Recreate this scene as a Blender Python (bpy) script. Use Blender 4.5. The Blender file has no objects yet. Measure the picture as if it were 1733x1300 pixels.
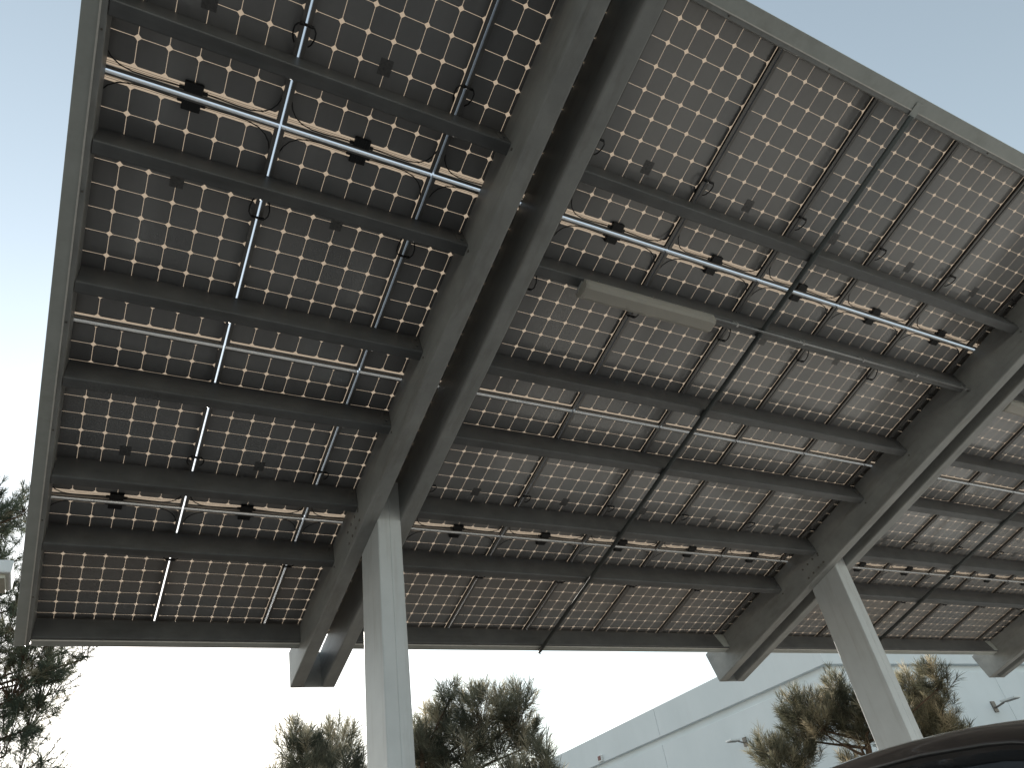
import bpy, bmesh, math, random
from mathutils import Vector, Matrix
R = math.radians
random.seed(11)
scene = bpy.context.scene
COL = scene.collection
TILT = R(15.5)
ST, CT = math.sin(TILT), math.cos(TILT)
CAN = Matrix.Translation((0, 0, 5.831)) @ Matrix.Rotation(-TILT, 4, 'X')   # canopy plane (u, v, w) -> world

# ---------------------------------------------------------------- materials
def mat(name):
    m = bpy.data.materials.new(name); m.use_nodes = True
    nt = m.node_tree
    return m, nt, nt.nodes, nt.links, nt.nodes['Principled BSDF']

def noise_mat(name, c1, c2, scale=6, rough=.5, metal=0, bump=0, spec=.5, stretch=None, rough2=None, stain=0, streak=(6, 6, .8)):
    m, nt, N, L, b = mat(name)
    tc = N.new('ShaderNodeTexCoord')
    src = tc.outputs['Object']
    if stretch:
        mp = N.new('ShaderNodeMapping'); mp.inputs['Scale'].default_value = stretch
        L.new(src, mp.inputs['Vector']); src = mp.outputs['Vector']
    n = N.new('ShaderNodeTexNoise'); n.inputs['Scale'].default_value = scale; n.inputs['Detail'].default_value = 6
    n.inputs['Roughness'].default_value = .6
    L.new(src, n.inputs['Vector'])
    r = N.new('ShaderNodeValToRGB')
    r.color_ramp.elements[0].position = .3; r.color_ramp.elements[1].position = .72
    r.color_ramp.elements[0].color = (*c1, 1); r.color_ramp.elements[1].color = (*c2, 1)
    L.new(n.outputs['Fac'], r.inputs['Fac']); L.new(r.outputs['Color'], b.inputs['Base Color'])
    if stain:      # dirt streaks and dulled patches
        m2 = N.new('ShaderNodeMapping'); m2.inputs['Scale'].default_value = streak; L.new(tc.outputs['Object'], m2.inputs['Vector'])
        n2 = N.new('ShaderNodeTexNoise'); n2.inputs['Scale'].default_value = 1.7; n2.inputs['Detail'].default_value = 9; n2.inputs['Roughness'].default_value = .68
        L.new(m2.outputs[0], n2.inputs['Vector'])
        r2 = N.new('ShaderNodeMapRange'); r2.inputs['From Min'].default_value = .50; r2.inputs['From Max'].default_value = .74; r2.inputs['To Max'].default_value = stain
        L.new(n2.outputs['Fac'], r2.inputs['Value'])
        mm = N.new('ShaderNodeMix'); mm.data_type = 'RGBA'; mm.blend_type = 'MULTIPLY'
        L.new(r2.outputs['Result'], mm.inputs[0]); L.new(r.outputs['Color'], mm.inputs[6]); mm.inputs[7].default_value = (.52, .47, .41, 1)
        L.new(mm.outputs[2], b.inputs['Base Color'])
    b.inputs['Roughness'].default_value = rough; b.inputs['Metallic'].default_value = metal
    b.inputs['Specular IOR Level'].default_value = spec
    if rough2:
        mr = N.new('ShaderNodeMapRange'); mr.inputs['To Min'].default_value = rough; mr.inputs['To Max'].default_value = rough2
        L.new(n.outputs['Fac'], mr.inputs['Value']); L.new(mr.outputs['Result'], b.inputs['Roughness'])
    if bump:
        bp = N.new('ShaderNodeBump'); bp.inputs['Strength'].default_value = bump; bp.inputs['Distance'].default_value = .01
        L.new(n.outputs['Fac'], bp.inputs['Height']); L.new(bp.outputs['Normal'], b.inputs['Normal'])
    return m

M_STEEL = noise_mat('painted_steel', (.24, .245, .24), (.34, .345, .335), 3.5, .42, 0, .03, .5, (1, 1, 1), .55, .6, (5, .9, 5))
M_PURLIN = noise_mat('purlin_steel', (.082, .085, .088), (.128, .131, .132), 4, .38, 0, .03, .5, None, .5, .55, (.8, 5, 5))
M_COLUMN = noise_mat('column_paint', (.50, .515, .52), (.58, .595, .60), 3, .5, 0, .02, .5, None, None, .4, (6, 6, .5))
M_TRIM = noise_mat('fascia_paint', (.38, .40, .38), (.46, .48, .46), 5, .45, 0, .02, .5, None, None, .5, (1.2, 1.2, 6))
M_HEM = noise_mat('bare_metal_hem', (.62, .60, .56), (.75, .73, .69), 20, .35)
M_ROD = noise_mat('dark_rod', (.04, .047, .047), (.06, .068, .068), 8, .5)
M_ALU_SHADED = noise_mat('shaded_aluminium', (.15, .142, .134), (.20, .19, .18), 9, .4, .3)  # frame aluminium with the shade under the panels put into its colour
M_ALU_LIT = noise_mat('lit_aluminium', (.5, .49, .47), (.6, .59, .57), 9, .35, .1)  # lighter copy of the same aluminium, light in the seams put into the colour
M_BLACK = noise_mat('black_plastic', (.008, .008, .009), (.016, .016, .017), 30, .45)
M_LABEL = noise_mat('label_film', (.09, .088, .086), (.16, .155, .15), 60, .4)
M_GALV = noise_mat('zinc_conduit', (.30, .30, .30), (.42, .42, .42), 30, .35, .5)
M_BOLT = noise_mat('bolt_zinc', (.12, .11, .10), (.22, .2, .18), 40, .45, .5)
M_ASPHALT = noise_mat('asphalt', (.082, .081, .079), (.12, .118, .115), 40, .85, 0, .4, .3)
M_STRIPE = noise_mat('road_paint', (.62, .62, .60), (.78, .78, .75), 12, .7)
M_CONC = noise_mat('concrete', (.32, .31, .29), (.42, .41, .39), 9, .85, 0, .2)
M_WALL = noise_mat('white_render', (.70, .74, .75), (.76, .795, .805), .5, .85, 0, .0, .25, None, None, .07, (1.1, 1.1, .2))
M_ROOF = noise_mat('flat_roof', (.3, .3, .3), (.4, .4, .39), 2, .9)
M_BARK = noise_mat('pine_bark', (.05, .032, .022), (.13, .085, .055), 12, .9, 0, .5, .2)
M_LAMPBOX = noise_mat('lamp_housing', (.62, .63, .62), (.7, .71, .70), 8, .5)
M_LENS_OFF = noise_mat('lamp_lens', (.42, .39, .30), (.5, .47, .37), 10, .3)
M_RUBBER = noise_mat('tyre_rubber', (.012, .012, .012), (.025, .025, .025), 30, .8)
M_RIM = noise_mat('alloy_rim', (.42, .42, .43), (.5, .5, .51), 20, .3, .8)

def needle_mat(name, dark, mid, tip):
    m, nt, N, L, b = mat(name)
    tc = N.new('ShaderNodeTexCoord')
    n = N.new('ShaderNodeTexNoise'); n.inputs['Scale'].default_value = 2.2; n.inputs['Detail'].default_value = 4
    L.new(tc.outputs['Object'], n.inputs['Vector'])
    at = N.new('ShaderNodeAttribute'); at.attribute_name = 'tone'
    ad = N.new('ShaderNodeMath'); ad.operation = 'ADD'
    L.new(n.outputs['Fac'], ad.inputs[0]); L.new(at.outputs['Fac'], ad.inputs[1])
    r = N.new('ShaderNodeValToRGB'); e = r.color_ramp.elements
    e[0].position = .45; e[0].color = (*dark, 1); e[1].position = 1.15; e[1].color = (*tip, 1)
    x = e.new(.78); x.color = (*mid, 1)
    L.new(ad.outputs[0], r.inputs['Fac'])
    L.new(r.outputs['Color'], b.inputs['Base Color']); b.inputs['Roughness'].default_value = .55
    t = N.new('ShaderNodeBsdfTranslucent'); L.new(r.outputs['Color'], t.inputs['Color'])
    mx = N.new('ShaderNodeMixShader'); mx.inputs[0].default_value = .5
    L.new(b.outputs[0], mx.inputs[1]); L.new(t.outputs[0], mx.inputs[2])
    L.new(mx.outputs[0], N['Material Output'].inputs['Surface'])
    return m
M_NEEDLE = needle_mat('pine_needles', (.085, .085, .055), (.28, .25, .16), (.60, .50, .34))
M_NEEDLE_B = needle_mat('conifer_needles', (.07, .088, .062), (.15, .17, .115), (.32, .28, .19))

# --- laminate: dark pseudo-square cells on a translucent sheet, glossy glass over both
PITCH = .159
def math_node(N, L, op, a, b=None, c=None):
    n = N.new('ShaderNodeMath'); n.operation = op
    for k, v in enumerate((a, b, c)):
        if v is None: continue
        if isinstance(v, (int, float)): n.inputs[k].default_value = v
        else: L.new(v, n.inputs[k])
    return n.outputs[0]

def cell_mask(N, L):
    tc = N.new('ShaderNodeTexCoord'); sp = N.new('ShaderNodeSeparateXYZ'); L.new(tc.outputs['Object'], sp.inputs[0])
    f = lambda *a: math_node(N, L, *a)
    X, Y = sp.outputs[0], sp.outputs[1]
    fx = f('ABSOLUTE', f('MULTIPLY', f('SUBTRACT', f('FRACT', f('DIVIDE', f('ADD', X, 3 * PITCH), PITCH)), .5), PITCH))
    fy = f('ABSOLUTE', f('MULTIPLY', f('SUBTRACT', f('FRACT', f('DIVIDE', f('ADD', Y, 5 * PITCH), PITCH)), .5), PITCH))
    sq = f('LESS_THAN', f('MAXIMUM', fx, fy), .0778)
    ci = f('LESS_THAN', f('SQRT', f('ADD', f('MULTIPLY', fx, fx), f('MULTIPLY', fy, fy))), .0985)
    inx = f('LESS_THAN', f('ABSOLUTE', X), 3 * PITCH)
    iny = f('LESS_THAN', f('ABSOLUTE', Y), 5 * PITCH)
    cell = f('MULTIPLY', f('MULTIPLY', sq, ci), f('MULTIPLY', inx, iny))
    # tinned ribbons running along the junction-box end
    yb = f('SUBTRACT', Y, 5 * PITCH)
    r1 = f('LESS_THAN', f('ABSOLUTE', f('SUBTRACT', yb, .012)), .0014)
    r2 = f('LESS_THAN', f('ABSOLUTE', f('SUBTRACT', yb, .022)), .0014)
    rib = f('MULTIPLY', f('MAXIMUM', r1, r2), inx)
    return X, Y, cell, rib

def laminate_bottom():
    m, nt, N, L, b = mat('panel_underside')
    X, Y, cell, rib = cell_mask(N, L)
    f = lambda *a: math_node(N, L, *a)
    # each cell a touch different, as in real wafers
    tc = N.new('ShaderNodeTexCoord')
    cb = N.new('ShaderNodeCombineXYZ')
    L.new(f('FLOOR', f('DIVIDE', f('ADD', X, 3 * PITCH), PITCH)), cb.inputs[0])
    L.new(f('FLOOR', f('DIVIDE', f('ADD', Y, 5 * PITCH), PITCH)), cb.inputs[1])
    oi = N.new('ShaderNodeObjectInfo'); L.new(f('MULTIPLY', oi.outputs['Random'], 91.0), cb.inputs[2])
    wn = N.new('ShaderNodeTexWhiteNoise'); wn.noise_dimensions = '3D'; L.new(cb.outputs[0], wn.inputs['Vector'])
    n = N.new('ShaderNodeTexNoise'); n.inputs['Scale'].default_value = 4; L.new(tc.outputs['Object'], n.inputs['Vector'])
    mp = N.new('ShaderNodeMapping'); mp.inputs['Scale'].default_value = (7, 1.1, 1); L.new(tc.outputs['Object'], mp.inputs['Vector'])
    va = N.new('ShaderNodeVectorMath'); va.operation = 'ADD'; cr = N.new('ShaderNodeCombineXYZ')
    L.new(f('MULTIPLY', oi.outputs['Random'], 57.0), cr.inputs[0]); L.new(f('MULTIPLY', oi.outputs['Random'], 23.0), cr.inputs[1])
    L.new(mp.outputs[0], va.inputs[0]); L.new(cr.outputs[0], va.inputs[1])
    ns = N.new('ShaderNodeTexNoise'); ns.inputs['Scale'].default_value = 1.6; ns.inputs['Detail'].default_value = 7; ns.inputs['Roughness'].default_value = .65
    L.new(va.outputs[0], ns.inputs['Vector'])
    var = f('ADD', f('ADD', f('MULTIPLY', wn.outputs['Value'], .26), f('MULTIPLY', n.outputs['Fac'], .2)),
            f('ADD', f('MULTIPLY', ns.outputs['Fac'], .45), f('MULTIPLY', f('SUBTRACT', oi.outputs['Random'], .5), .35)))
    rg = N.new('ShaderNodeMapRange'); rg.inputs['From Min'].default_value = .3; rg.inputs['From Max'].default_value = .7
    rg.inputs['To Min'].default_value = .08; rg.inputs['To Max'].default_value = .20; L.new(ns.outputs['Fac'], rg.inputs['Value'])
    L.new(rg.outputs['Result'], b.inputs['Roughness'])
    r = N.new('ShaderNodeValToRGB')
    r.color_ramp.elements[0].color = (.20, .197, .197, 1); r.color_ramp.elements[1].color = (.30, .292, .285, 1)
    r.color_ramp.elements[1].position = .8
    L.new(var, r.inputs['Fac'])
    mc = N.new('ShaderNodeMix'); mc.data_type = 'RGBA'; L.new(rib, mc.inputs[0]); L.new(r.outputs['Color'], mc.inputs[6])
    mc.inputs[7].default_value = (.10, .09, .08, 1)
    L.new(mc.outputs[2], b.inputs['Base Color'])
    b.inputs['Specular IOR Level'].default_value = .65
    tr = N.new('ShaderNodeBsdfTranslucent'); tr.inputs['Color'].default_value = (.29, .225, .168, 1)
    tp = N.new('ShaderNodeBsdfTransparent'); tp.inputs['Color'].default_value = (.4, .38, .36, 1)
    gl = N.new('ShaderNodeBsdfGlossy'); gl.inputs['Roughness'].default_value = .16; gl.inputs['Color'].default_value = (1, 1, 1, 1)
    m1 = N.new('ShaderNodeMixShader'); m1.inputs[0].default_value = .06
    L.new(tr.outputs[0], m1.inputs[1]); L.new(tp.outputs[0], m1.inputs[2])
    fr = N.new('ShaderNodeFresnel'); fr.inputs['IOR'].default_value = 1.45
    m2 = N.new('ShaderNodeMixShader'); L.new(fr.outputs[0], m2.inputs[0]); L.new(m1.outputs[0], m2.inputs[1]); L.new(gl.outputs[0], m2.inputs[2])
    solid = f('MAXIMUM', cell, rib)
    m3 = N.new('ShaderNodeMixShader'); L.new(solid, m3.inputs[0]); L.new(m2.outputs[0], m3.inputs[1]); L.new(b.outputs[0], m3.inputs[2])
    L.new(m3.outputs[0], N['Material Output'].inputs['Surface'])
    return m

def laminate_top():
    m, nt, N, L, b = mat('panel_top_glass')
    tp = N.new('ShaderNodeBsdfTransparent'); tp.inputs['Color'].default_value = (.94, .94, .93, 1)
    gl = N.new('ShaderNodeBsdfGlossy'); gl.inputs['Roughness'].default_value = .08
    n = N.new('ShaderNodeTexNoise'); n.inputs['Scale'].default_value = 60
    bp = N.new('ShaderNodeBump'); bp.inputs['Strength'].default_value = .05; L.new(n.outputs['Fac'], bp.inputs['Height']); L.new(bp.outputs['Normal'], gl.inputs['Normal'])
    m3 = N.new('ShaderNodeMixShader'); m3.inputs[0].default_value = .06; L.new(tp.outputs[0], m3.inputs[1]); L.new(gl.outputs[0], m3.inputs[2])
    L.new(m3.outputs[0], N['Material Output'].inputs['Surface'])
    return m
M_LAM_B, M_LAM_T = laminate_bottom(), laminate_top()

def glass_mat(name, col, rough=.03):
    m, nt, N, L, b = mat(name)
    n = N.new('ShaderNodeTexNoise'); n.inputs['Scale'].default_value = 3
    mr = N.new('ShaderNodeMapRange'); mr.inputs['To Min'].default_value = rough; mr.inputs['To Max'].default_value = rough * 2
    L.new(n.outputs['Fac'], mr.inputs['Value']); L.new(mr.outputs['Result'], b.inputs['Roughness'])
    b.inputs['Base Color'].default_value = (*col, 1)
    return m
M_CARGLASS = glass_mat('car_glass', (.012, .014, .016))
M_HEADLAMP = glass_mat('headlamp_glass', (.55, .57, .6), .08)
M_TAIL = glass_mat('tail_lamp', (.25, .01, .01), .1)

def paint_mat():
    m, nt, N, L, b = mat('car_paint')
    n = N.new('ShaderNodeTexNoise'); n.inputs['Scale'].default_value = 180
    r = N.new('ShaderNodeValToRGB'); r.color_ramp.elements[0].color = (.011, .009, .008, 1); r.color_ramp.elements[1].color = (.024, .019, .017, 1)
    L.new(n.outputs['Fac'], r.inputs['Fac']); L.new(r.outputs['Color'], b.inputs['Base Color'])
    b.inputs['Roughness'].default_value = .28; b.inputs['Coat Weight'].default_value = 1; b.inputs['Coat Roughness'].default_value = .05
    return m
M_PAINT = paint_mat()

def lens_mat():
    m, nt, N, L, b = mat('prismatic_acrylic')
    tc = N.new('ShaderNodeTexCoord')
    w = N.new('ShaderNodeTexWave'); w.bands_direction = 'X'; w.inputs['Scale'].default_value = 26; w.inputs['Distortion'].default_value = 0
    L.new(tc.outputs['Object'], w.inputs['Vector'])
    bp = N.new('ShaderNodeBump'); bp.inputs['Strength'].default_value = .15; bp.inputs['Distance'].default_value = .004
    L.new(w.outputs['Fac'], bp.inputs['Height']); L.new(bp.outputs['Normal'], b.inputs['Normal'])
    b.inputs['Base Color'].default_value = (.82, .78, .72, 1); b.inputs['Roughness'].default_value = .25
    t = N.new('ShaderNodeBsdfTranslucent'); t.inputs['Color'].default_value = (.7, .69, .66, 1)
    tp = N.new('ShaderNodeBsdfTransparent'); tp.inputs['Color'].default_value = (.85, .85, .83, 1)
    m0 = N.new('ShaderNodeMixShader'); m0.inputs[0].default_value = .72; L.new(t.outputs[0], m0.inputs[1]); L.new(tp.outputs[0], m0.inputs[2])
    mx = N.new('ShaderNodeMixShader'); mx.inputs[0].default_value = .72
    L.new(b.outputs[0], mx.inputs[1]); L.new(m0.outputs[0], mx.inputs[2])
    L.new(mx.outputs[0], N['Material Output'].inputs['Surface'])
    return m
M_LENS = lens_mat()

# ---------------------------------------------------------------- helpers
def tag(o, label=None, cat=None, group=None, kind=None):
    if label: o['label'] = label
    if cat: o['category'] = cat
    if group: o['group'] = group
    if kind: o['kind'] = kind
    return o

def empty(name, matrix, label, cat, group=None):
    o = bpy.data.objects.new(name, None); o.empty_display_size = .2
    COL.objects.link(o); o.matrix_world = matrix
    return tag(o, label, cat, group)

def make(name, bm, mats, parent=None, smooth=False, matrix=None):
    me = bpy.data.meshes.new(name)
    bmesh.ops.recalc_face_normals(bm, faces=bm.faces)
    bm.to_mesh(me); bm.free()
    if not isinstance(mats, (list, tuple)): mats = [mats]
    for m in mats: me.materials.append(m)
    if smooth:
        for p in me.polygons: p.use_smooth = True
    o = bpy.data.objects.new(name, me); COL.objects.link(o)
    if parent is not None: o.parent = parent
    if matrix is not None: o.matrix_local = matrix
    return o

def dup(root, matrix, label, skip=()):
    r = root.copy(); COL.objects.link(r); r.matrix_world = matrix; r['label'] = label
    for ch in root.children:
        if ch.name.split('.')[0] in skip: continue
        c = ch.copy(); COL.objects.link(c); c.parent = r
        for g in ch.children:
            d = g.copy(); COL.objects.link(d); d.parent = c
    return r

def box(bm, x0, x1, y0, y1, z0, z1, bev=0):
    vs = [bm.verts.new((x, y, z)) for x in (x0, x1) for y in (y0, y1) for z in (z0, z1)]
    fs = [bm.faces.new([vs[i] for i in q]) for q in ((0, 1, 3, 2), (4, 6, 7, 5), (0, 4, 5, 1), (2, 3, 7, 6), (0, 2, 6, 4), (1, 5, 7, 3))]
    if bev:
        es = {e for f in fs for e in f.edges}
        bmesh.ops.bevel(bm, geom=list(es), offset=bev, segments=2, affect='EDGES', profile=.5)
    return fs

def tube(bm, pts, r, n=8, cap=True, r2=None):
    pts = [Vector(p) for p in pts]; rings = []
    k = len(pts)
    prev = None
    for i, p in enumerate(pts):
        d = (pts[min(i + 1, k - 1)] - pts[max(i - 1, 0)]).normalized()
        ref = prev if prev is not None else (Vector((0, 0, 1)) if abs(d.z) < .9 else Vector((1, 0, 0)))
        a = (ref - d * ref.dot(d)).normalized(); prev = a
        b = d.cross(a)
        rr = r if r2 is None else r + (r2 - r) * i / max(1, k - 1)
        rings.append([bm.verts.new(p + (a * math.cos(t) + b * math.sin(t)) * rr) for t in [2 * math.pi * j / n for j in range(n)]])
    for A, B in zip(rings, rings[1:]):
        for j in range(n):
            bm.faces.new((A[j], A[(j + 1) % n], B[(j + 1) % n], B[j]))
    if cap:
        bm.faces.new(rings[0][::-1]); bm.faces.new(rings[-1])

def rounded(path, rad, seg=3):
    out = [Vector(path[0])]
    for a, b, c in zip(path, path[1:], path[2:]):
        a, b, c = Vector(a), Vector(b), Vector(c)
        d1, d2 = (a - b).normalized(), (c - b).normalized()
        t = min(rad, (a - b).length * .45, (c - b).length * .45)
        p, q = b + d1 * t, b + d2 * t
        for i in range(seg + 1):
            s = i / seg
            out.append(p * (1 - s) ** 2 + b * 2 * s * (1 - s) + q * s * s)
    out.append(Vector(path[-1]))
    return out

def folded(path, th, rad=.008):
    """outline of a folded steel sheet: 2D path thickened to its left"""
    p = rounded([Vector(q) for q in path], rad)
    off = []
    for i, q in enumerate(p):
        d0 = (q - p[i - 1]).normalized() if i else (p[1] - q).normalized()
        d1 = (p[i + 1] - q).normalized() if i < len(p) - 1 else d0
        n0, n1 = Vector((-d0.y, d0.x)), Vector((-d1.y, d1.x))
        n = (n0 + n1).normalized()
        off.append(q + n * th / max(.4, n.dot(n0)))
    return p + off[::-1]

def extrude(bm, outline, axis, a, b):
    """outline in the two other axes, swept from a to b along axis 'u' or 'v' or 'z'"""
    def P(q, t):
        return {'u': (t, q[0], q[1]), 'v': (q[0], t, q[1]), 'z': (q[0], q[1], t)}[axis]
    A = [bm.verts.new(P(q, a)) for q in outline]; B = [bm.verts.new(P(q, b)) for q in outline]
    n = len(A)
    for i in range(n): bm.faces.new((A[i], A[(i + 1) % n], B[(i + 1) % n], B[i]))
    h = n // 2
    for i in range(h - 1):
        bm.faces.new((A[i], A[i + 1], A[n - 2 - i], A[n - 1 - i])); bm.faces.new((B[i], B[n - 1 - i], B[n - 2 - i], B[i + 1]))

def bolt(bm, x, y, z, r=.011, h=.008, axis='z'):
    for k in range(1):
        vs0, vs1 = [], []
        for j in range(6):
            t = j * math.pi / 3
            if axis == 'z': p0 = (x + r * math.cos(t), y + r * math.sin(t), z); p1 = (p0[0], p0[1], z + h)
            elif axis == 'x': p0 = (x, y + r * math.cos(t), z + r * math.sin(t)); p1 = (x + h, p0[1], p0[2])
            else: p0 = (x + r * math.cos(t), y, z + r * math.sin(t)); p1 = (p0[0], y + h, p0[2])
            vs0.append(bm.verts.new(p0)); vs1.append(bm.verts.new(p1))
        for j in range(6): bm.faces.new((vs0[j], vs0[(j + 1) % 6], vs1[(j + 1) % 6], vs1[j]))
        bm.faces.new(vs0[::-1]); bm.faces.new(vs1)

# ---------------------------------------------------------------- canopy dimensions (metres, canopy plane)
MU = 1.0061; GJ = .1206; GS = .0765
ROW_C = [5 * PITCH, 15 * PITCH + GJ, 25 * PITCH + GJ + GS, 35 * PITCH + 2 * GJ + GS]   # centre v of each row of cells
NCOL = 17
MJ, MS, MX = .0493, .0272, .019
X0, X1 = -3 * PITCH - MX, 3 * PITCH + MX
Y0, Y1 = -5 * PITCH - MS, 5 * PITCH + MJ

# ---------------------------------------------------------------- solar panels
def build_panel():
    root = empty('solar_panel', CAN, '', 'solar panel', 'solar panels of the carport roof')
    bm = bmesh.new()
    fs = box(bm, X0 + .003, X1 - .003, Y0 + .003, Y1 - .003, 0, .006)
    bm.faces.ensure_lookup_table(); bm.normal_update()
    for f in bm.faces:
        f.material_index = 0
        zc = f.calc_center_median().z
        if zc > .005: f.material_index = 1
    make('laminate', bm, [M_LAM_B, M_LAM_T], root)
    # aluminium frame: walls, top lip and inward bottom return
    bm = bmesh.new()
    T = .0025
    zb, zt = -.035, .008
    box(bm, X0, X0 + T, Y0, Y1, zb, zt); box(bm, X1 - T, X1, Y0, Y1, zb, zt)
    box(bm, X0 + T, X1 - T, Y0, Y0 + T, zb, zt); box(bm, X0 + T, X1 - T, Y1 - T, Y1, zb, zt)
    bm.faces.ensure_lookup_table()
    for f in bm.faces[12:]: f.material_index = 1  # short walls get the copy coloured as lit through the row seams
    FL, FS = .024, .013
    box(bm, X0 + T, X0 + FL, Y0 + T, Y1 - T, zb, zb + .002); box(bm, X1 - FL, X1 - T, Y0 + T, Y1 - T, zb, zb + .002)
    box(bm, X0 + FL, X1 - FL, Y0 + T, Y0 + FS, zb, zb + .002); box(bm, X0 + FL, X1 - FL, Y1 - FS, Y1 - T, zb, zb + .002)
    # inner ledge that carries the glass
    for a, b_ in ((X0 + T, X0 + .0155), (X1 - .0155, X1 - T)): box(bm, a, b_, Y0 + T, Y1 - T, -.0022, -.0004)
    for a, b_ in ((Y0 + T, Y0 + .009), (Y1 - .009, Y1 - T)): box(bm, X0 + .0155, X1 - .0155, a, b_, -.0022, -.0004)
    make('frame', bm, [M_ALU_SHADED, M_ALU_LIT], root)
    # junction box
    bm = bmesh.new()
    yj = 5 * PITCH + .016
    box(bm, -.052, .052, yj - .04, yj + .024, -.030, -.0006, .005)
    for k in range(6): box(bm, -.045 + k * .016, -.038 + k * .016, yj - .036, yj + .020, -.0325, -.0296)
    box(bm, -.078, -.050, yj - .004, yj + .018, -.020, -.004, .004); box(bm, .050, .078, yj - .004, yj + .018, -.020, -.004, .004)
    make('junction_box', bm, M_BLACK, root)
    for s in (-1, 1):
        bm = bmesh.new()
        pts = [(s * .075, yj + .007, -.010), (s * .15, yj + .009, -.011), (s * .24, yj + .012, -.013), (s * .32, yj + .010, -.018),
               (s * .385, yj - .006, -.023), (s * .43, yj - .036, -.027), (s * .458, yj - .075, -.029), (s * .474, yj - .12, -.030)]
        tube(bm, pts, .0040, 6)
        make('lead_cable', bm, M_BLACK, root, True)
    # plug loop that bridges the seam to the next panel
    bm = bmesh.new()
    y = 1.5 * PITCH
    xs = .503
    left = [(xs - .040, y + .12, -.024), (xs - .052, y + .10, -.040), (xs - .062, y + .06, -.052), (xs - .060, y + .025, -.060), (xs - .046, y + .004, -.064), (xs - .03, y, -.065)]
    tube(bm, left, .0048, 6); tube(bm, [(2 * xs - p[0], p[1], p[2]) for p in left], .0048, 6)
    tube(bm, [(xs - .04, y + .001, -.065), (xs - .012, y, -.066)], .011, 8); tube(bm, [(xs - .014, y, -.066), (xs + .040, y + .001, -.065)], .0095, 8)
    make('connector_loop', bm, M_BLACK, root, True)
    bm = bmesh.new()
    box(bm, -.042, .038, 2 * PITCH - .052, 2 * PITCH + .048, -.0014, -.0004)
    make('rating_label', bm, M_LABEL, root)
    return root

ROWN = ['top row', 'second row', 'third row', 'bottom row']
def pos_name(c):
    o = ['first', 'second', 'third', 'fourth', 'fifth']
    if c < 2: return o[c] + ' from the left rim'
    if c == 2: return 'the one over the left beam'
    if c < 8: return o[c - 3] + ' right of the left beam'
    if c == 8: return 'the one over the middle beam'
    if c < 14: return o[c - 9] + ' right of the middle beam'
    if c == 14: return 'the one over the rightmost beam'
    return o[c - 15] + ' beyond the rightmost beam'

proto = build_panel()
first = True
for r in range(4):
    for c in range(NCOL):
        m = CAN @ Matrix.Translation((c * MU + 3 * PITCH, ROW_C[r], 0))
        if r in (1, 3): m = m @ Matrix.Rotation(math.pi, 4, 'Z')
        lab = 'solar panel in the %s of the roof, %s' % (ROWN[r], pos_name(c))
        last = (c == NCOL - 1) if r in (0, 2) else (c == 0)
        if first:
            proto.matrix_world = m; proto['label'] = lab; first = False
        else:
            dup(proto, m, lab, ('connector_loop',) if last else ())

# ---------------------------------------------------------------- purlins, rims, beams, columns
BAYS = [(.034, 2.334), (2.797, 8.104), (8.537, 14.374), (14.807, 16.99)]
BAYN = ['left of the left beam', 'between the left and middle beams', 'between the middle and rightmost beams', 'beyond the rightmost beam']
PV = [1.226, 1.983, 2.911, 3.668, 4.588, 5.325]
PORD = ['uppermost', 'second from top', 'third from top', 'fourth from top', 'fifth from top', 'lowest inner']
for bi, (a, b) in enumerate(BAYS):
    for pi, v0 in enumerate(PV):
        root = empty('purlin', CAN @ Matrix.Translation(((a + b) / 2, v0, -.14)),
                     '%s dark steel purlin under the panels %s' % (PORD[pi], BAYN[bi]), 'purlin', 'steel purlins carrying the panels')
        h = (b - a) / 2
        bm = bmesh.new()
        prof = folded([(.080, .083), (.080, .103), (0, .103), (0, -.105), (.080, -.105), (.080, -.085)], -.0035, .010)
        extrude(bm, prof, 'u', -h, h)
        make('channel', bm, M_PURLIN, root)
        for s in (-1, 1):
            if bi == 0 and s == -1: continue
            bm = bmesh.new()
            x = s * (h - .001); x2 = x - s * .075
            xa, xb = min(x, x2), max(x, x2)
            box(bm, xa, xb, -.0062, -.0004, -.088, .088)
            for zz in (-.045, .045): bolt(bm, (xa + xb) / 2, -.0060, zz, .011, -.009, 'y')
            make('end_clip', bm, M_PURLIN, root)

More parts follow.
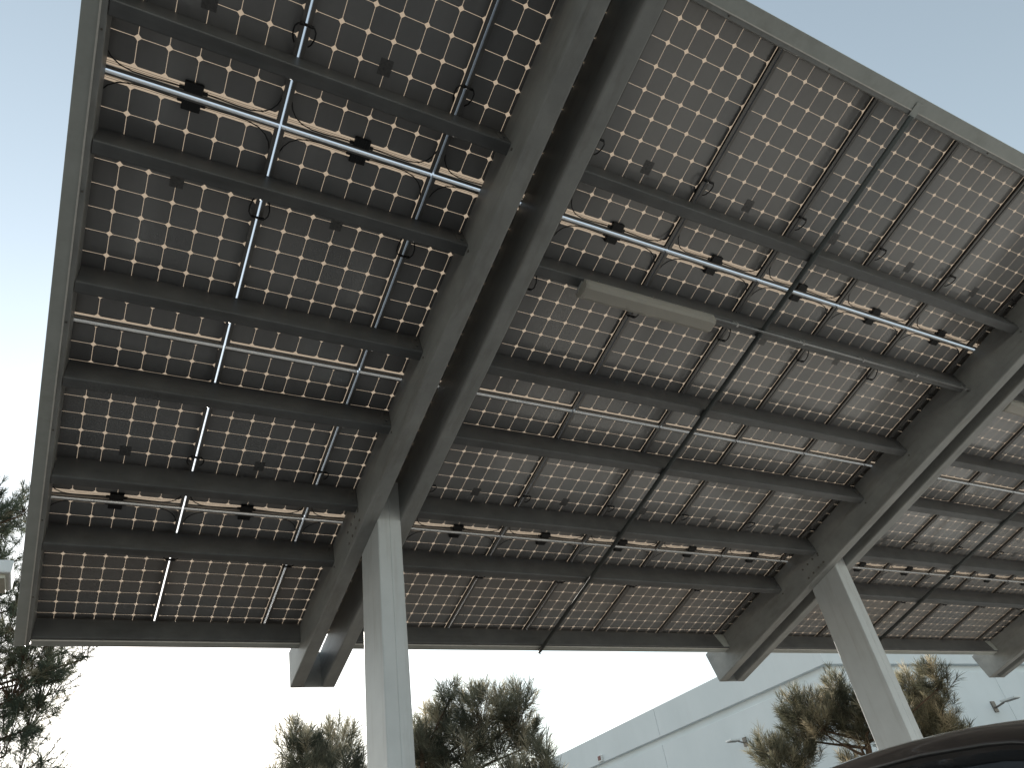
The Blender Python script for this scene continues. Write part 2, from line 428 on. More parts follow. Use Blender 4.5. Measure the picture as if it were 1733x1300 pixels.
def rim(name, label, group, axis, a, b, web, sgn, wz, depth_out, splice=None, outer_top=.03):
    """edge channel (web face at 'web', flange running away in direction sgn) with a folded fascia trim outside it"""
    org = ((a + b) / 2, web, 0) if axis == 'u' else (web, (a + b) / 2, 0)
    root = empty(name, CAN @ Matrix.Translation(org), label, 'edge channel', group)
    h = (b - a) / 2
    bm = bmesh.new()
    path = [(sgn * .078, wz + .02), (sgn * .078, wz), (0, wz), (0, -.038), (sgn * .078, -.038), (sgn * .078, -.058)]
    extrude(bm, folded(path, .0035 if sgn < 0 else -.0035, .009), axis, -h, h)
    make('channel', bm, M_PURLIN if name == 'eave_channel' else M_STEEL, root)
    bm = bmesh.new()
    d = depth_out
    path = [(sgn * .040, wz - .0045), (sgn * d, wz - .0045), (sgn * d, outer_top), (sgn * (d - .02), outer_top)]
    extrude(bm, folded(path, .0022 if sgn > 0 else -.0022, .005), axis, -h, h)
    make('fascia_trim', bm, M_TRIM, root)
    bm = bmesh.new()
    e0, e1 = sorted((sgn * .0310, sgn * .0395))
    if axis == 'u': box(bm, -h, h, e0, e1, wz - .0095, wz - .0002)
    else: box(bm, e0, e1, -h, h, wz - .0095, wz - .0002)
    make('hem', bm, M_HEM, root)
    bm = bmesh.new()
    t = -h + .55
    while t < h:
        if axis == 'u': bolt(bm, t, sgn * .018, wz - .0005, .0065, -.006)
        else: bolt(bm, sgn * .018, t, wz - .0005, .0065, -.006)
        t += .92
    make('screw_row', bm, M_BOLT, root)
    if name == 'eave_channel' and a > 1:
        bm = bmesh.new()
        A_ = [bm.verts.new(p) for p in ((h - .17, -.0050, -.050), (h - .001, -.0050, -.050), (h - .001, -.0050, wz + .004), (h - .10, -.0050, wz + .004))]
        B_ = [bm.verts.new((v.co.x, -.0005, v.co.z)) for v in A_]
        bm.faces.new(A_); bm.faces.new(B_[::-1])
        for k in range(4): bm.faces.new((A_[k], A_[(k + 1) % 4], B_[(k + 1) % 4], B_[k]))
        make('end_cover', bm, M_TRIM, root)
    if splice is not None:
        bm = bmesh.new(); s = splice - (a + b) / 2
        box(bm, s - .035, s + .035, sgn * .095, -sgn * .008, wz - .014, wz - .0072, .002)
        make('splice_plate', bm, M_TRIM, root)
    return root
EG = 'edge channels around the carport roof'
rim('side_channel', 'long grey side channel along the left edge of the roof', EG, 'v', -.085, 6.655, .030, -1, -.245, .120)
rim('side_channel', 'long grey side channel along the far right edge of the roof', EG, 'v', -.085, 6.655, 16.994, 1, -.245, .120)
for bi, (a, b) in enumerate(BAYS):
    a2, b2 = (a - .002 if bi == 0 else a), (b + .002 if bi == 3 else b)
    rim('top_channel', 'grey channel along the upper roof edge %s' % BAYN[bi], EG, 'u', a2 + .001, b2 - .001, .045, -1, -.245, .137, 5.165 if bi == 1 else None)
    rim('eave_channel', 'dark grey eave channel along the low roof edge %s' % BAYN[bi], EG, 'u', a2 + .001, b2 - .001, 6.542, 1, -.240, .120, None, -.04)

BEAMS = [(2.34, .46, 'left', 4.44), (8.112, .46, 'middle', 4.505), (14.385, .46, 'rightmost', 4.5)]
for u0, hb, nm, yc in BEAMS:
    v0, v1 = -.32, 7.0
    root = empty('roof_beam', CAN @ Matrix.Translation((u0 + .22, (v0 + v1) / 2, -.25)), '%s one of the sloping twin channel grey roof beams' % nm, 'beam', 'sloping main beams of the carport')
    h = (v1 - v0) / 2
    for du in (0, .325):
        bm = bmesh.new()
        x = du - .22
        path = [(x + .122, .185), (x + .122, .205), (x, .205), (x, -.21), (x + .122, -.21), (x + .122, -.19)]
        extrude(bm, folded(path, -.005, .011), 'v', -h, h)
        make('channel', bm, M_STEEL, root)
    for s in (-1, 1):
        bm = bmesh.new()
        y = s * (h + .001); box(bm, -.22, .227, min(y, y + s * .006), max(y, y + s * .006), -.209, .2)
        make('end_plate', bm, M_STEEL, root)
    bm = bmesh.new()
    for v in PV:
        for zz in (-.04, .05): bolt(bm, -.2202, v + .02 - (v0 + v1) / 2, zz, .011, -.009, 'x')
    for dv in (4.60, 4.70, 4.80, 4.90):
        for zz in (-.15, -.02): bolt(bm, -.2202, dv - (v0 + v1) / 2, zz, .013, -.010, 'x')
    make('bolt_set', bm, M_BOLT, root)
    # column of two channels toe to toe, standing on the ground and reaching up between the beam channels
    cx = u0 + .222
    root = empty('carport_column', Matrix.Translation((cx, yc, 0)), 'box column of two grey channels under the %s roof beam' % nm, 'column', 'grey columns of the carport')
    def zc(y): return 5.831 - (y - 0) * math.tan(TILT) - .10
    for s in (-1, 1):
        bm = bmesh.new()
        path = [(s * .0025, .205), (s * .0025, .22), (s * .0985, .22), (s * .0985, -.22), (s * .0025, -.22), (s * .0025, -.205)]
        extrude(bm, folded(path, .005 if s > 0 else -.005, .009), 'z', 0.02, 4.42)
        bm.verts.ensure_lookup_table()
        for v in bm.verts:
            if v.co.z > 3: v.co.z = zc(v.co.y + yc)
        make('channel', bm, M_COLUMN, root)
    bm = bmesh.new()
    box(bm, -.17, .17, -.3, .3, 0, .02)
    for sx in (-1, 1):
        for sy in (-1, 1): bolt(bm, sx * .13, sy * .26, .02, .018, .02)
    make('base_plate', bm, M_COLUMN, root)

# brace tubes under the purlins
for u, where in ((5.15, 'between the left and middle beams'), (10.92, 'between the middle and rightmost beams')):
    root = empty('brace_tube', CAN @ Matrix.Translation((u, 3.28, -.269)), 'thin dark tube crossing under the purlins %s' % where, 'brace', 'dark brace tubes under the purlins')
    bm = bmesh.new(); tube(bm, [(0, -3.235, 0), (0, -1, 0), (0, 1, 0), (0, 3.345, 0)], .0215, 12)
    make('tube', bm, M_ROD, root, True)
    bm = bmesh.new()
    tube(bm, [(0, 3.345, -.001), (0, 3.385, -.003)], .011, 8); tube(bm, [(0, 3.362, .03), (0, 3.362, -.032)], .008, 8)
    make('end_bolt', bm, M_BOLT, root)

# linear light fixtures and conduit
def fixture(u0, u1, label):
    L_ = (u1 - u0) / 2
    root = empty('light_fixture', CAN @ Matrix.Translation(((u0 + u1) / 2, 2.045, -.248)), label, 'light fixture', 'linear light fixtures under the roof')
    bm = bmesh.new()
    extrude(bm, [Vector(p) for p in ((-.046, -.032), (-.038, 0), (.038, 0), (.046, -.032))], 'u', -L_, L_)
    make('housing', bm, M_LAMPBOX, root)
    bm = bmesh.new()
    prof = [(-.078, -.031), (-.076, -.055), (-.064, -.090), (-.040, -.106), (.040, -.106), (.064, -.090), (.076, -.055), (.078, -.031)]
    inn = [(p[0] * .94, p[1] * .965 + .0004) for p in prof]
    extrude(bm, [Vector(p) for p in prof + inn[::-1]], 'u', -L_ + .012, L_ - .012)
    make('diffuser', bm, M_LENS, root)
    for s in (-1, 1):
        bm = bmesh.new()
        x0, x1 = sorted((s * (L_ - .011), s * (L_ + .004)))
        A = [bm.verts.new((x0, p[0] * 1.02, p[1])) for p in prof]; B = [bm.verts.new((x1, p[0] * .95, p[1] * .97)) for p in prof]
        for i in range(len(A)): bm.faces.new((A[i], A[(i + 1) % len(A)], B[(i + 1) % len(A)], B[i]))
        bm.faces.new(A[::-1]); bm.faces.new(B)
        make('end_cap', bm, M_LENS, root)
    for t in (-.52, .0, .52):
        bm = bmesh.new()
        pts = [(t, p[0] * 1.04, p[1] - .001) for p in ((-.080, -.022), (-.079, -.045))]
        tube(bm, pts, .003, 6)
        pts = [(t, p[0] * 1.04, p[1] - .001) for p in ((.080, -.022), (.079, -.045))]
        tube(bm, pts, .003, 6)
        make('latch', bm, M_GALV, root)
    for zy in (-.022, .022):
        bm = bmesh.new(); tube(bm, [(-L_ + .03, zy, -.055), (L_ - .03, zy, -.055)], .013, 10)
        make('lamp_tube', bm, M_LAMPBOX, root, True)
fixture(3.29, 4.57, 'long clear unlit light fixture under the roof between left and middle beams')
fixture(8.80, 10.08, 'long clear unlit light fixture at the right photo edge beyond the middle beam')
for a, b, nm in ((4.576, 8.10, 'thin metal conduit running from the light fixture to the middle beam'), (10.09, 14.37, 'thin metal conduit running from the right light fixture to the rightmost beam')):
    root = empty('conduit', CAN @ Matrix.Translation(((a + b) / 2, 1.985, -.304)), nm, 'conduit', 'metal conduits along the second purlin')
    h = (b - a) / 2
    bm = bmesh.new(); tube(bm, [(-h, 0, 0), (0, 0, 0), (h, 0, 0)], .0105, 8); make('pipe', bm, M_GALV, root, True)
    bm = bmesh.new()
    t = -h + .25
    while t < h:
        box(bm, t - .012, t + .012, -.014, .014, -.013, .015); box(bm, t - .012, t + .012, .0, .003, .015, .058); t += .8
    make('pipe_clip', bm, M_GALV, root)

# ---------------------------------------------------------------- ground
bm = bmesh.new()
S_ = 400
vs = [bm.verts.new(p) for p in ((-S_, -S_, 0), (S_, -S_, 0), (S_, S_, 0), (-S_, S_, 0))]; bm.faces.new(vs)
tag(make('ground', bm, M_ASPHALT), kind='structure')
bm = bmesh.new()
for k in range(-4, 9):
    x = .1 + k * 2.9
    vs = [bm.verts.new(p) for p in ((x - .05, -1.2, .010), (x + .05, -1.2, .010), (x + .05, 4.0, .010), (x - .05, 4.0, .010))]; bm.faces.new(vs)
tag(make('parking_stripes', bm, M_STRIPE), kind='structure')
bm = bmesh.new(); vs = [bm.verts.new(p) for p in ((6.0, -30, .006), (19.5, -30, .006), (19.5, 6.55, .006), (6.0, 6.55, .006))]; bm.faces.new(vs)
tag(make('added_bounce_ground', bm, noise_mat('bounce_concrete', (.50, .47, .43), (.60, .57, .525), 3, .85, 0, .1, .3)), kind='structure')  # unseen pale ground, added to bounce warm light up to the right-hand bays
bm = bmesh.new()
box(bm, -30, 20.0, 6.6, 6.75, -.1, .13, .01)
tag(make('kerb', bm, M_CONC), kind='structure')
bm = bmesh.new(); box(bm, -30, 20.0, 6.751, 14.0, -.1, .1)
tag(make('planting_bed', bm, noise_mat('mulch', (.05, .035, .025), (.12, .09, .06), 25, .95, 0, .6, .2)), kind='structure')

# ---------------------------------------------------------------- building
BX, BY, BR, BG = 20.93, 15.0, 7.53, 6.46
root = empty('office_building', Matrix.Translation((BX, BY, 0)), 'large pale flat roofed building with a recessed band behind the carport', 'building')
LY, LX, PW = 44.0, 44.0, 8.8
def wall_face(axis):
    bm = bmesh.new()
    k = 0
    while k * PW < 44:
        a = k * PW + (.0 if k == 0 else .012); b = (k + 1) * PW - .012
        for z0, z1, sb in ((0, BG - .30, 0), (BG, BR, 0)):
            if axis == 'y': box(bm, sb, .3, a if k else .3 + .001, b, z0, z1, .006)
            else: box(bm, a if k else 0, b, sb, .299, z0, z1, .006)
        k += 1
    if axis == 'y': box(bm, .2, .29, .31, 44, .01, BR - .03)
    else: box(bm, .302, 44, .2, .29, .01, BR - .03)
    return bm
make('side_wall', wall_face('y'), M_WALL, root)
make('front_wall', wall_face('x'), M_WALL, root)
bm = bmesh.new(); box(bm, .31, 43.9, .31, 43.9, BR - .9, BR - .6); make('roof', bm, M_ROOF, root)
bm = bmesh.new(); box(bm, 43.7, 44, .31, 44, 0, BR); box(bm, .31, 43.69, 43.7, 44, 0, BR); make('rear_wall', bm, M_WALL, root)

def wall_light(loc, rz, label, s=1.0):
    root = empty('wall_light', Matrix.Translation(loc) @ Matrix.Rotation(rz, 4, 'Z') @ Matrix.Scale(s, 4), label, 'wall light', 'lights on the building walls')
    bm = bmesh.new(); box(bm, -.11, .11, -.05, 0, -.16, .2, .01); make('back_plate', bm, M_BOLT, root)
    bm = bmesh.new(); tube(bm, [(0, -.05, -.02), (0, -.25, .02), (0, -.42, .06)], .03, 8); make('arm', bm, M_BOLT, root)
    bm = bmesh.new()
    box(bm, -.17, .17, -.95, -.38, .06, .13, .02); make('lamp_head', bm, M_LAMPBOX, root)
    bm = bmesh.new(); box(bm, -.14, .14, -.90, -.45, .045, .0595); make('lens', bm, M_BOLT, root)
wall_light((28.75, BY - .001, 4.95), 0, 'pale flat headed light with dark plate on the right wall of the building')
wall_light((BX - .001, 19.35, 5.2), -math.pi / 2, 'pale light on the side wall just left of the small bushy pine', .8)
root = empty('wall_alarm', Matrix.Translation((BX - .001, 28.1, 6.62)), 'small dark alarm box high on the side wall of the building', 'alarm box')
bm = bmesh.new(); box(bm, -.09, 0, -.14, .14, -.13, .13, .01); make('case', bm, M_LAMPBOX, root)
bm = bmesh.new(); box(bm, -.11, -.0905, -.09, .11, -.06, .10, .006); make('horn', bm, noise_mat('alarm_red', (.12, .03, .03), (.2, .05, .05), 20, .5), root)

# ---------------------------------------------------------------- lot lamp at the left edge of the picture
root = empty('street_lamp', Matrix.Translation((-1.85, 6.9, 0)), 'parking lot lamp with pale box head at the left photo edge before the tall conifer', 'street lamp')
bm = bmesh.new(); box(bm, -.075, .075, -.075, .075, .5, 4.72, .012); make('pole', bm, M_LAMPBOX, root)
bm = bmesh.new(); tube(bm, [(0, 0, -.1), (0, 0, .5)], .28, 20); make('base', bm, M_CONC, root)
bm = bmesh.new(); box(bm, .0755, .92, -.04, .04, 4.62, 4.70, .006); make('arm', bm, M_LAMPBOX, root)
bm = bmesh.new(); box(bm, .9205, 1.56, -.22, .22, 4.615, 4.745, .015); make('lamp_head', bm, M_LAMPBOX, root)
bm = bmesh.new(); box(bm, .97, 1.52, -.18, .18, 4.575, 4.6145); make('lens', bm, M_LENS_OFF, root)

# ---------------------------------------------------------------- pines
def pine(label, base, trunk_top, clumps, needle, nt_per, nlen, depth, seed, mat_n, lean=(0, 0), width=.0032, stem=.24, upward=.8, limb_every=1):
    rng = random.Random(seed)
    root = empty('pine_tree', Matrix.Translation(base), label, 'tree', 'pine trees around the carport')
    B = Vector(base)
    vd = Vector((base[0] - .5, base[1] + 1.1, 0)).normalized()
    bt = bmesh.new()
    top = Vector(trunk_top) - B
    tp = []
    for i in range(9):
        t = i / 8
        p = Vector((0, 0, 0)).lerp(top, t) + Vector((rng.uniform(-.08, .08), rng.uniform(-.08, .08), 0)) * (1 if 0 < i < 8 else 0)
        tp.append(p)
    tube(bt, [tp[0] + Vector((0, 0, -.2))] + tp, .17, 9, True, .035)
    verts, faces, tone = [], [], []
    def needle_tri(p, d, w, tn, L_):
        s = d.cross(Vector((rng.uniform(-1, 1), rng.uniform(-1, 1), rng.uniform(-1, 1)))).normalized() * w
        bend = Vector((0, 0, -.10 * L_)) * rng.random()
        k = len(verts)
        mid = p + d * L_ * .55; e = p + d * L_ + bend
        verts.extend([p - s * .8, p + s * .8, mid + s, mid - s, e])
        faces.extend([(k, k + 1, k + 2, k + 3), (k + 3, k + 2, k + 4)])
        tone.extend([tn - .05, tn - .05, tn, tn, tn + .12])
    for ci, (x, y, z, r) in enumerate(clumps):
        c = Vector((x, y, z)) - B + vd * rng.uniform(-depth, depth)
        # limb
        hz = max(.15, min(.97, (c.z - r * 1.6) / max(.1, top.z)))
        st = tp[0].lerp(top, hz) if hz < 1 else top
        kk = hz * 8; i0 = min(7, int(kk)); st = tp[i0].lerp(tp[i0 + 1], kk - i0)
        if ci % limb_every == 0:
            mid = st.lerp(c, .55) + Vector((0, 0, -.12 * (c - st).length + rng.uniform(-.05, .08)))
            tube(bt, [st, st.lerp(mid, .5) + Vector((rng.uniform(-.04, .04), rng.uniform(-.04, .04), 0)), mid, c - Vector((0, 0, r * .5))], .030, 6, True, .011)
        ctone = rng.uniform(-.12, .14)
        n = int(nt_per * (r / .45) ** 1.5)
        for q in range(n):
            d = Vector((rng.gauss(0, 1), rng.gauss(0, 1), rng.gauss(.25, 1))).normalized()
            p = c + d * r * rng.uniform(.25, .85) ** .7
            ax = (d * .75 + Vector((rng.uniform(-.35, .35), rng.uniform(-.35, .35), upward))).normalized()
            L0 = stem * rng.uniform(.6, 1.25)
            base_p = p - ax * L0 * .5
            if rng.random() < .55:
                tube(bt, [c - Vector((0, 0, r * .45)) + d * r * .1, c.lerp(base_p, .6) - Vector((0, 0, .03)), base_p, base_p + ax * L0], .006, 4, False, .003)
            a1 = ax.orthogonal().normalized(); a2 = ax.cross(a1)
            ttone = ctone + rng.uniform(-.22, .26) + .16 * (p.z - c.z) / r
            dead = rng.random() < .17
            for k in range(needle):
                s = rng.random()
                ph = rng.uniform(0, 2 * math.pi)
                ang = R(rng.uniform(18, 82) * (1.12 - .60 * s))
                dd = ax * math.cos(ang) + (a1 * math.cos(ph) + a2 * math.sin(ph)) * math.sin(ang)
                needle_tri(base_p + ax * L0 * s, dd, width * rng.uniform(.7, 1.2), ttone + (.35 if dead else 0) + rng.uniform(-.06, .06), nlen * rng.uniform(.65, 1.1))
    make('trunk', bt, M_BARK, root, True)
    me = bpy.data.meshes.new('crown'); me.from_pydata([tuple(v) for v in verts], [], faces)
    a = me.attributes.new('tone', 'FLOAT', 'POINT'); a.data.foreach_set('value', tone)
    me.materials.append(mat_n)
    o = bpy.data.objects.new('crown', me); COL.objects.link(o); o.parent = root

PC = [(3.56, 10.5, 4.01, 0.42), (4.01, 10.37, 4.04, 0.45), (3.73, 10.46, 3.63, 0.45), (4.17, 10.33, 3.54, 0.45), (3.33, 10.56, 3.50, 0.34), (4.58, 10.19, 3.65, 0.50), (5.53, 9.8, 4.42, 0.16), (5.39, 9.86, 4.03, 0.42), (5.12, 9.98, 3.78, 0.36), (5.94, 9.6, 4.12, 0.42), (6.41, 9.35, 4.10, 0.44), (6.49, 9.3, 3.72, 0.32), (5.64, 9.75, 3.66, 0.52), (6.13, 9.5, 3.7, 0.42), (5.13, 9.97, 3.41, 0.5), (5.67, 9.74, 3.05, 0.42), (6.62, 9.24, 3.28, 0.36), (6.25, 9.46, 2.95, 0.40), (6.66, 9.21, 2.9, 0.38), (4.0, 10.3, 3.1, .5), (4.7, 10.1, 3.0, .5), (5.3, 9.9, 2.75, .5), (3.5, 10.5, 3.1, .4)]
PC = [(x - (.12 if x < 4.3 else 0), y, z - (.24 if x < 4.3 else .14), r * (.86 if x < 4.3 else .94)) for x, y, z, r in PC if not (4.3 < x < 5.0 and z > 3.3)]
M_NEEDLE_C = needle_mat('grey_pine_needles', (.085, .092, .066), (.26, .25, .175), (.60, .52, .37))
pine('green brown pine with long needle tufts behind the left column', (5.1, 10.1, .1), (5.1, 10.0, 3.6), PC, 56, 62, .24, .35, 5, M_NEEDLE_C, stem=.30, upward=1.0)
PR = [(12.32, 8.16, 3.86, 0.26), (12.28, 8.21, 3.6, 0.36), (11.85, 8.72, 3.62, 0.42), (12.03, 8.52, 3.43, 0.48), (12.3, 8.19, 3.34, 0.5), (11.76, 8.83, 3.42, 0.38), (12.44, 8.0, 3.19, 0.42), (11.36, 9.26, 3.08, 0.38), (11.66, 8.94, 3.0, 0.46), (11.51, 9.11, 2.82, 0.44), (13.03, 7.18, 3.60, 0.34), (13.21, 6.9, 3.60, 0.32), (13.06, 7.13, 3.36, 0.28), (13.14, 7.03, 3.16, 0.4), (12.91, 7.35, 3.0, 0.5), (13.08, 7.1, 2.84, 0.42), (12.73, 7.61, 3.17, 0.5), (12.14, 8.38, 2.68, 0.2), (12.6, 7.79, 3.5, 0.38), (13.25, 6.88, 2.72, 0.2)]
PR = [(x, y, z - .07, r * .92) for x, y, z, r in PR]
pine('small bushy tan green pine behind the middle column in front of the building', (12.25, 8.2, .1), (12.4, 8.0, 3.2), PR, 56, 62, .19, .35, 8, M_NEEDLE, stem=.30, upward=1.0)
PL = [(-1.0, 10.29, 7.18, 0.28), (-0.75, 10.32, 7.05, 0.27), (-0.92, 10.3, 6.88, 0.43), (-0.72, 10.32, 7.22, 0.17), (-0.74, 10.32, 6.54, 0.43), (-0.52, 10.35, 5.86, 0.43), (-0.56, 10.34, 5.45, 0.54), (-0.23, 10.37, 5.47, 0.32), (-0.28, 10.36, 5.07, 0.59), (0.06, 10.38, 5.08, 0.43), (0.36, 10.39, 5.04, 0.22), (-0.33, 10.36, 4.69, 0.55), (0.05, 10.38, 4.7, 0.45), (0.22, 10.39, 4.85, 0.30), (-0.22, 10.37, 4.33, 0.45), (-.05, 10.38, 4.3, 0.34), (-0.25, 10.37, 3.99, 0.40), (0.0, 10.39, 3.81, 0.40), (0.30, 10.39, 3.70, 0.24), (-1.26, 10.25, 6.73, 0.6), (-1.06, 10.28, 5.9, 0.6), (-0.93, 10.3, 5.12, 0.7), (-0.69, 10.33, 4.41, 0.6), (-1.31, 10.25, 5.87, 0.7), (-1.33, 10.24, 7.0, 0.40), (-1.61, 10.19, 6.85, 0.48), (-1.9, 10.1, 6.3, .6), (-1.9, 10.1, 5.2, .7), (-1.6, 10.1, 4.3, .7), (-1.2, 10.2, 3.5, .6), (-.5, 10.3, 3.3, .5)]
pine('tall feathery conifer behind the left edge of the carport roof', (-1.7, 10.2, .1), (-1.65, 10.2, 7.0), PL, 58, 34, .14, .5, 21, M_NEEDLE_B, width=.0030, stem=.26, upward=.45)

# ---------------------------------------------------------------- car (nose towards the camera side)
def build_car(loc, rz):
    root = empty('parked_car', Matrix.Translation(loc) @ Matrix.Rotation(rz, 4, 'Z'), 'dark glossy car parked under the roof at the lower right corner', 'car')
    # local: x across, y backwards from the nose (0) to the tail (4.5)
    def section(pts): return [(-x, z) for x, z in pts] + [(x, z) for x, z in pts[::-1]]
    st = [  # y, half width, sill z, belt z, deck z (centre)
        (0.00, .62, .34, .62, .66), (.06, .74, .26, .70, .76), (.30, .85, .22, .80, .90), (.75, .90, .21, .90, .985), (1.20, .91, .21, .95, 1.04),
        (1.9, .91, .21, .98, 1.06), (2.7, .92, .21, 1.0, 1.08), (3.5, .92, .22, 1.02, 1.09), (4.1, .88, .25, 1.02, 1.09), (4.42, .80, .32, .96, 1.03), (4.5, .68, .42, .86, .92)]
    bm = bmesh.new(); rings = []
    for y, w, zs, zb, zd in st:
        half = [(w * .55, zs - .02), (w * .93, zs), (w * .985, zs + .12), (w, zs + (zb - zs) * .45), (w * .985, zs + (zb - zs) * .7), (w * .94, zb - .03), (w * .88, zb + .01), (w * .6, zd - .015), (w * .25, zd)]
        rings.append([bm.verts.new((x, y, z)) for x, z in section(half)])
    n = len(rings[0])
    for A, B in zip(rings, rings[1:]):
        for j in range(n): bm.faces.new((A[j], A[(j + 1) % n], B[(j + 1) % n], B[j]))
    bm.faces.new(rings[0]); bm.faces.new(rings[-1][::-1])
    bmesh.ops.subdivide_edges(bm, edges=bm.edges[:], cuts=1, use_grid_fill=True, smooth=.6)
    # wheel arches: push in vertices inside the arch circles
    for v in bm.verts:
        for wy in (.88, 3.62):
            d = math.hypot(v.co.y - wy, v.co.z - .33)
            if d < .40 and abs(v.co.x) > .5: v.co.x *= .80
    make('body', bm, M_PAINT, root, True)
    # greenhouse: stations from the screen base to the tail
    gs = [(1.12, .74, .98, 1.055, .0), (1.42, .735, .99, 1.24, 0), (1.72, .72, 1.0, 1.42, 0), (1.98, .70, 1.0, 1.555, 0), (2.16, .68, 1.0, 1.612, 0), (2.5, .67, 1.0, 1.648, 0),
          (2.9, .665, 1.01, 1.655, 0), (3.3, .66, 1.01, 1.635, 0), (3.62, .65, 1.02, 1.585, 0), (3.85, .66, 1.02, 1.49, 0), (4.12, .69, 1.02, 1.27, 0), (4.34, .72, 1.0, 1.06, 0)]
    def ring(y, w, zb, zr):
        h = max(.0, zr - zb)
        half = [(w + .10, zb), (w + .085, zb + h * .25), (w + .045, zb + h * .55), (w + .005, zb + h * .82), (w - .035, zb + h * .925), (w - .10, zb + h * .975), (w - .25, zb + h * .992), (w * .35, zr - .002)]
        return [Vector((x, y, z)) for x, z in [(-a, b) for a, b in half] + [(0, zr)] + half[::-1]]
    G = [ring(*g[:4]) for g in gs]
    n = len(G[0])
    def surf(i, j):
        i = max(0, min(len(G) - 1.001, i)); j = max(0, min(n - 1.001, j))
        a, b = int(i), int(j); s, t = i - a, j - b
        return (G[a][b] * (1 - s) + G[a + 1][b] * s) * (1 - t) + (G[a][b + 1] * (1 - s) + G[a + 1][b + 1] * s) * t
    bm = bmesh.new()
    V = [[bm.verts.new(p) for p in r_] for r_ in G]
    for A, B in zip(V, V[1:]):
        for j in range(n - 1): bm.faces.new((A[j], A[j + 1], B[j + 1], B[j]))
    roof = make('roof', bm, M_PAINT, root, True)
    sd = roof.modifiers.new('sub', 'SUBSURF'); sd.levels = 2; sd.render_levels = 2
    def patch(name, i0, i1, j0, j1, m, off, taper=0, N_=10, parent=root):
        bm = bmesh.new(); grid = []
        for a in range(N_ + 1):
            i = i0 + (i1 - i0) * a / N_
            row = []
            for b in range(N_ + 1):
                ja = j0 + taper * (1 - a / N_); jb = j1 - taper * (1 - a / N_)
                j = ja + (jb - ja) * b / N_
                p = surf(i, j)
                nrm = (surf(i, j + .05) - surf(i, j - .05)).cross(surf(i + .05, j) - surf(i - .05, j))
                if nrm.length > 1e-9: nrm.normalize()
                cen = Vector((0, 2.7, 1.2))
                if nrm.dot(p - cen) < 0: nrm = -nrm
                row.append(bm.verts.new(p + nrm * off))
            grid.append(row)
        for A, B in zip(grid, grid[1:]):
            for k in range(N_): bm.faces.new((A[k], A[k + 1], B[k + 1], B[k]))
        ex = bmesh.ops.extrude_face_region(bm, geom=bm.faces[:])
        return make(name, bm, m, parent, True)
    patch('windscreen', .25, 3.25, 4.6, n - 5.6, M_CARGLASS, .004)
    patch('rear_window', 8.6, 10.6, 4.6, n - 5.6, M_CARGLASS, .004)
    for j0, j1 in ((.5, 3.0), (n - 4.0, n - 1.5)):
        patch('side_window', 3.0, 5.6, j0, j1, M_CARGLASS, .004); patch('side_window', 5.8, 8.3, j0, j1, M_CARGLASS, .004)
    # rubber weatherstrips along the roof
    for j in (3.35, n - 4.35):
        bm = bmesh.new(); tube(bm, [surf(2.6 + k * .4, j) + Vector((0, 0, .004)) for k in range(15)], .007, 6); make('roof_trim', bm, M_BLACK, root, True)
    bm = bmesh.new(); tube(bm, [surf(3.32, 4.5 + k * (n - 10.0) / 12) + Vector((0, 0, .004)) for k in range(13)], .009, 6); make('roof_trim', bm, M_BLACK, root, True)
    for s in (-1, 1):
        for wy in (.88, 3.62):
            bm = bmesh.new()
            prof = [(.20, -.10), (.31, -.105), (.33, -.08), (.335, 0), (.33, .08), (.31, .105), (.20, .10)]
            m_ = 28; rr = []
            for k in range(m_):
                t = 2 * math.pi * k / m_
                rr.append([bm.verts.new((s * .80 + b, wy + a * math.cos(t), .335 + a * math.sin(t))) for a, b in prof])
            for k in range(m_):
                A, B = rr[k], rr[(k + 1) % m_]
                for q in range(len(prof) - 1): bm.faces.new((A[q], A[q + 1], B[q + 1], B[q]))
            wheel = make('wheel', bm, M_RUBBER, root, True)
            bm = bmesh.new()
            for k in range(10):
                t = 2 * math.pi * k / 10
                tube(bm, [(s * .87, wy, .335), (s * .885, wy + .2 * math.cos(t), .335 + .2 * math.sin(t))], .022, 6)
            tube(bm, [(s * .80, wy, .335), (s * .895, wy, .335)], .045, 12)
            rings2 = [[bm.verts.new((s * x, wy + q * math.cos(2 * math.pi * k / 24), .335 + q * math.sin(2 * math.pi * k / 24))) for k in range(24)] for x, q in ((.90, .215), (.90, .195), (.80, .19))]
            for A, B in zip(rings2, rings2[1:]):
                for k in range(24): bm.faces.new((A[k], A[(k + 1) % 24], B[(k + 1) % 24], B[k]))
            make('rim', bm, M_RIM, wheel)
        bm = bmesh.new(); box(bm, *sorted((s * .45, s * .76)), -.005, .16, .62, .74, .03); make('headlight', bm, M_HEADLAMP, root)
        bm = bmesh.new(); box(bm, *sorted((s * .45, s * .78)), 4.38, 4.505, .80, .92, .03); make('tail_light', bm, M_TAIL, root)
        bm = bmesh.new(); box(bm, *sorted((s * .90, s * 1.06)), 1.52, 1.64, 1.0, 1.14, .03); make('side_mirror', bm, M_PAINT, root)
        for y in (2.75, 3.45):
            bm = bmesh.new(); box(bm, *sorted((s * .915, s * .945)), y, y + .16, .84, .87, .006); make('door_handle', bm, M_PAINT, root)
    bm = bmesh.new()
    for k in range(5): box(bm, -.40, .40, -.012, .03, .44 + k * .035, .455 + k * .035)
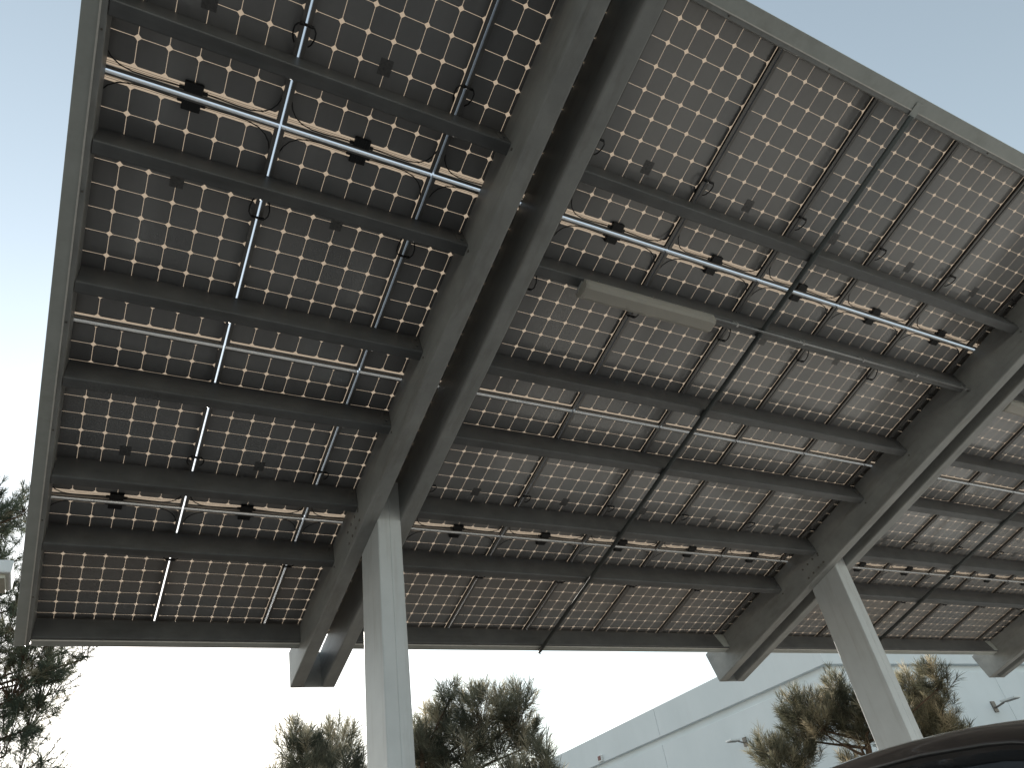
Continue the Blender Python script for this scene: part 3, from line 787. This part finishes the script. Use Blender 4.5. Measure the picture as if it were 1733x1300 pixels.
    make('grille', bm, M_BLACK, root)
    return root
build_car((4.15, -1.55, 0), 0)

# ---------------------------------------------------------------- light
SUN = Vector((.070, .941, .331)).normalized()
EL = math.asin(SUN.z); AZ = math.atan2(SUN.x, SUN.y)
w = bpy.data.worlds.new('World'); scene.world = w; w.use_nodes = True
nt = w.node_tree; bg = nt.nodes['Background']
sky = nt.nodes.new('ShaderNodeTexSky'); sky.sky_type = 'NISHITA'; sky.sun_disc = False
sky.sun_elevation = EL; sky.sun_rotation = AZ
sky.altitude = 0; sky.air_density = 1.35; sky.dust_density = .4; sky.ozone_density = 1.0
hs = nt.nodes.new('ShaderNodeHueSaturation'); hs.inputs['Saturation'].default_value = .56; hs.inputs['Hue'].default_value = .482; nt.links.new(sky.outputs[0], hs.inputs['Color'])
nt.links.new(hs.outputs[0], bg.inputs['Color']); bg.inputs['Strength'].default_value = .15
sl = bpy.data.lights.new('sun', 'SUN'); sl.energy = 4.2; sl.angle = R(.5); sl.color = (1, .94, .85)
so = bpy.data.objects.new('sun', sl); COL.objects.link(so); so.rotation_euler = SUN.to_track_quat('Z', 'Y').to_euler(); so.location = (0, 30, 30)

# ---------------------------------------------------------------- camera
cam = bpy.data.cameras.new('camera'); cam.sensor_fit = 'HORIZONTAL'; cam.sensor_width = 36; cam.lens = 25.488
cam.clip_start = .05; cam.clip_end = 2000
co = bpy.data.objects.new('camera', cam); COL.objects.link(co)
rt, dn, fw = Vector((0.879289, -0.453113, -0.146766)), Vector((0.171574, 0.58879, -0.789866)), Vector((0.444313, 0.669339, 0.595459))
mw = Matrix((( rt.x, -dn.x, -fw.x, .5247), (rt.y, -dn.y, -fw.y, -1.1073), (rt.z, -dn.z, -fw.z, 1.25), (0, 0, 0, 1)))
co.matrix_world = mw
scene.camera = co

scene.view_settings.view_transform = 'Standard'; scene.view_settings.look = 'None'
scene.view_settings.exposure = .68; scene.view_settings.gamma = 1
scene.cycles.max_bounces = 10; scene.cycles.transparent_max_bounces = 12
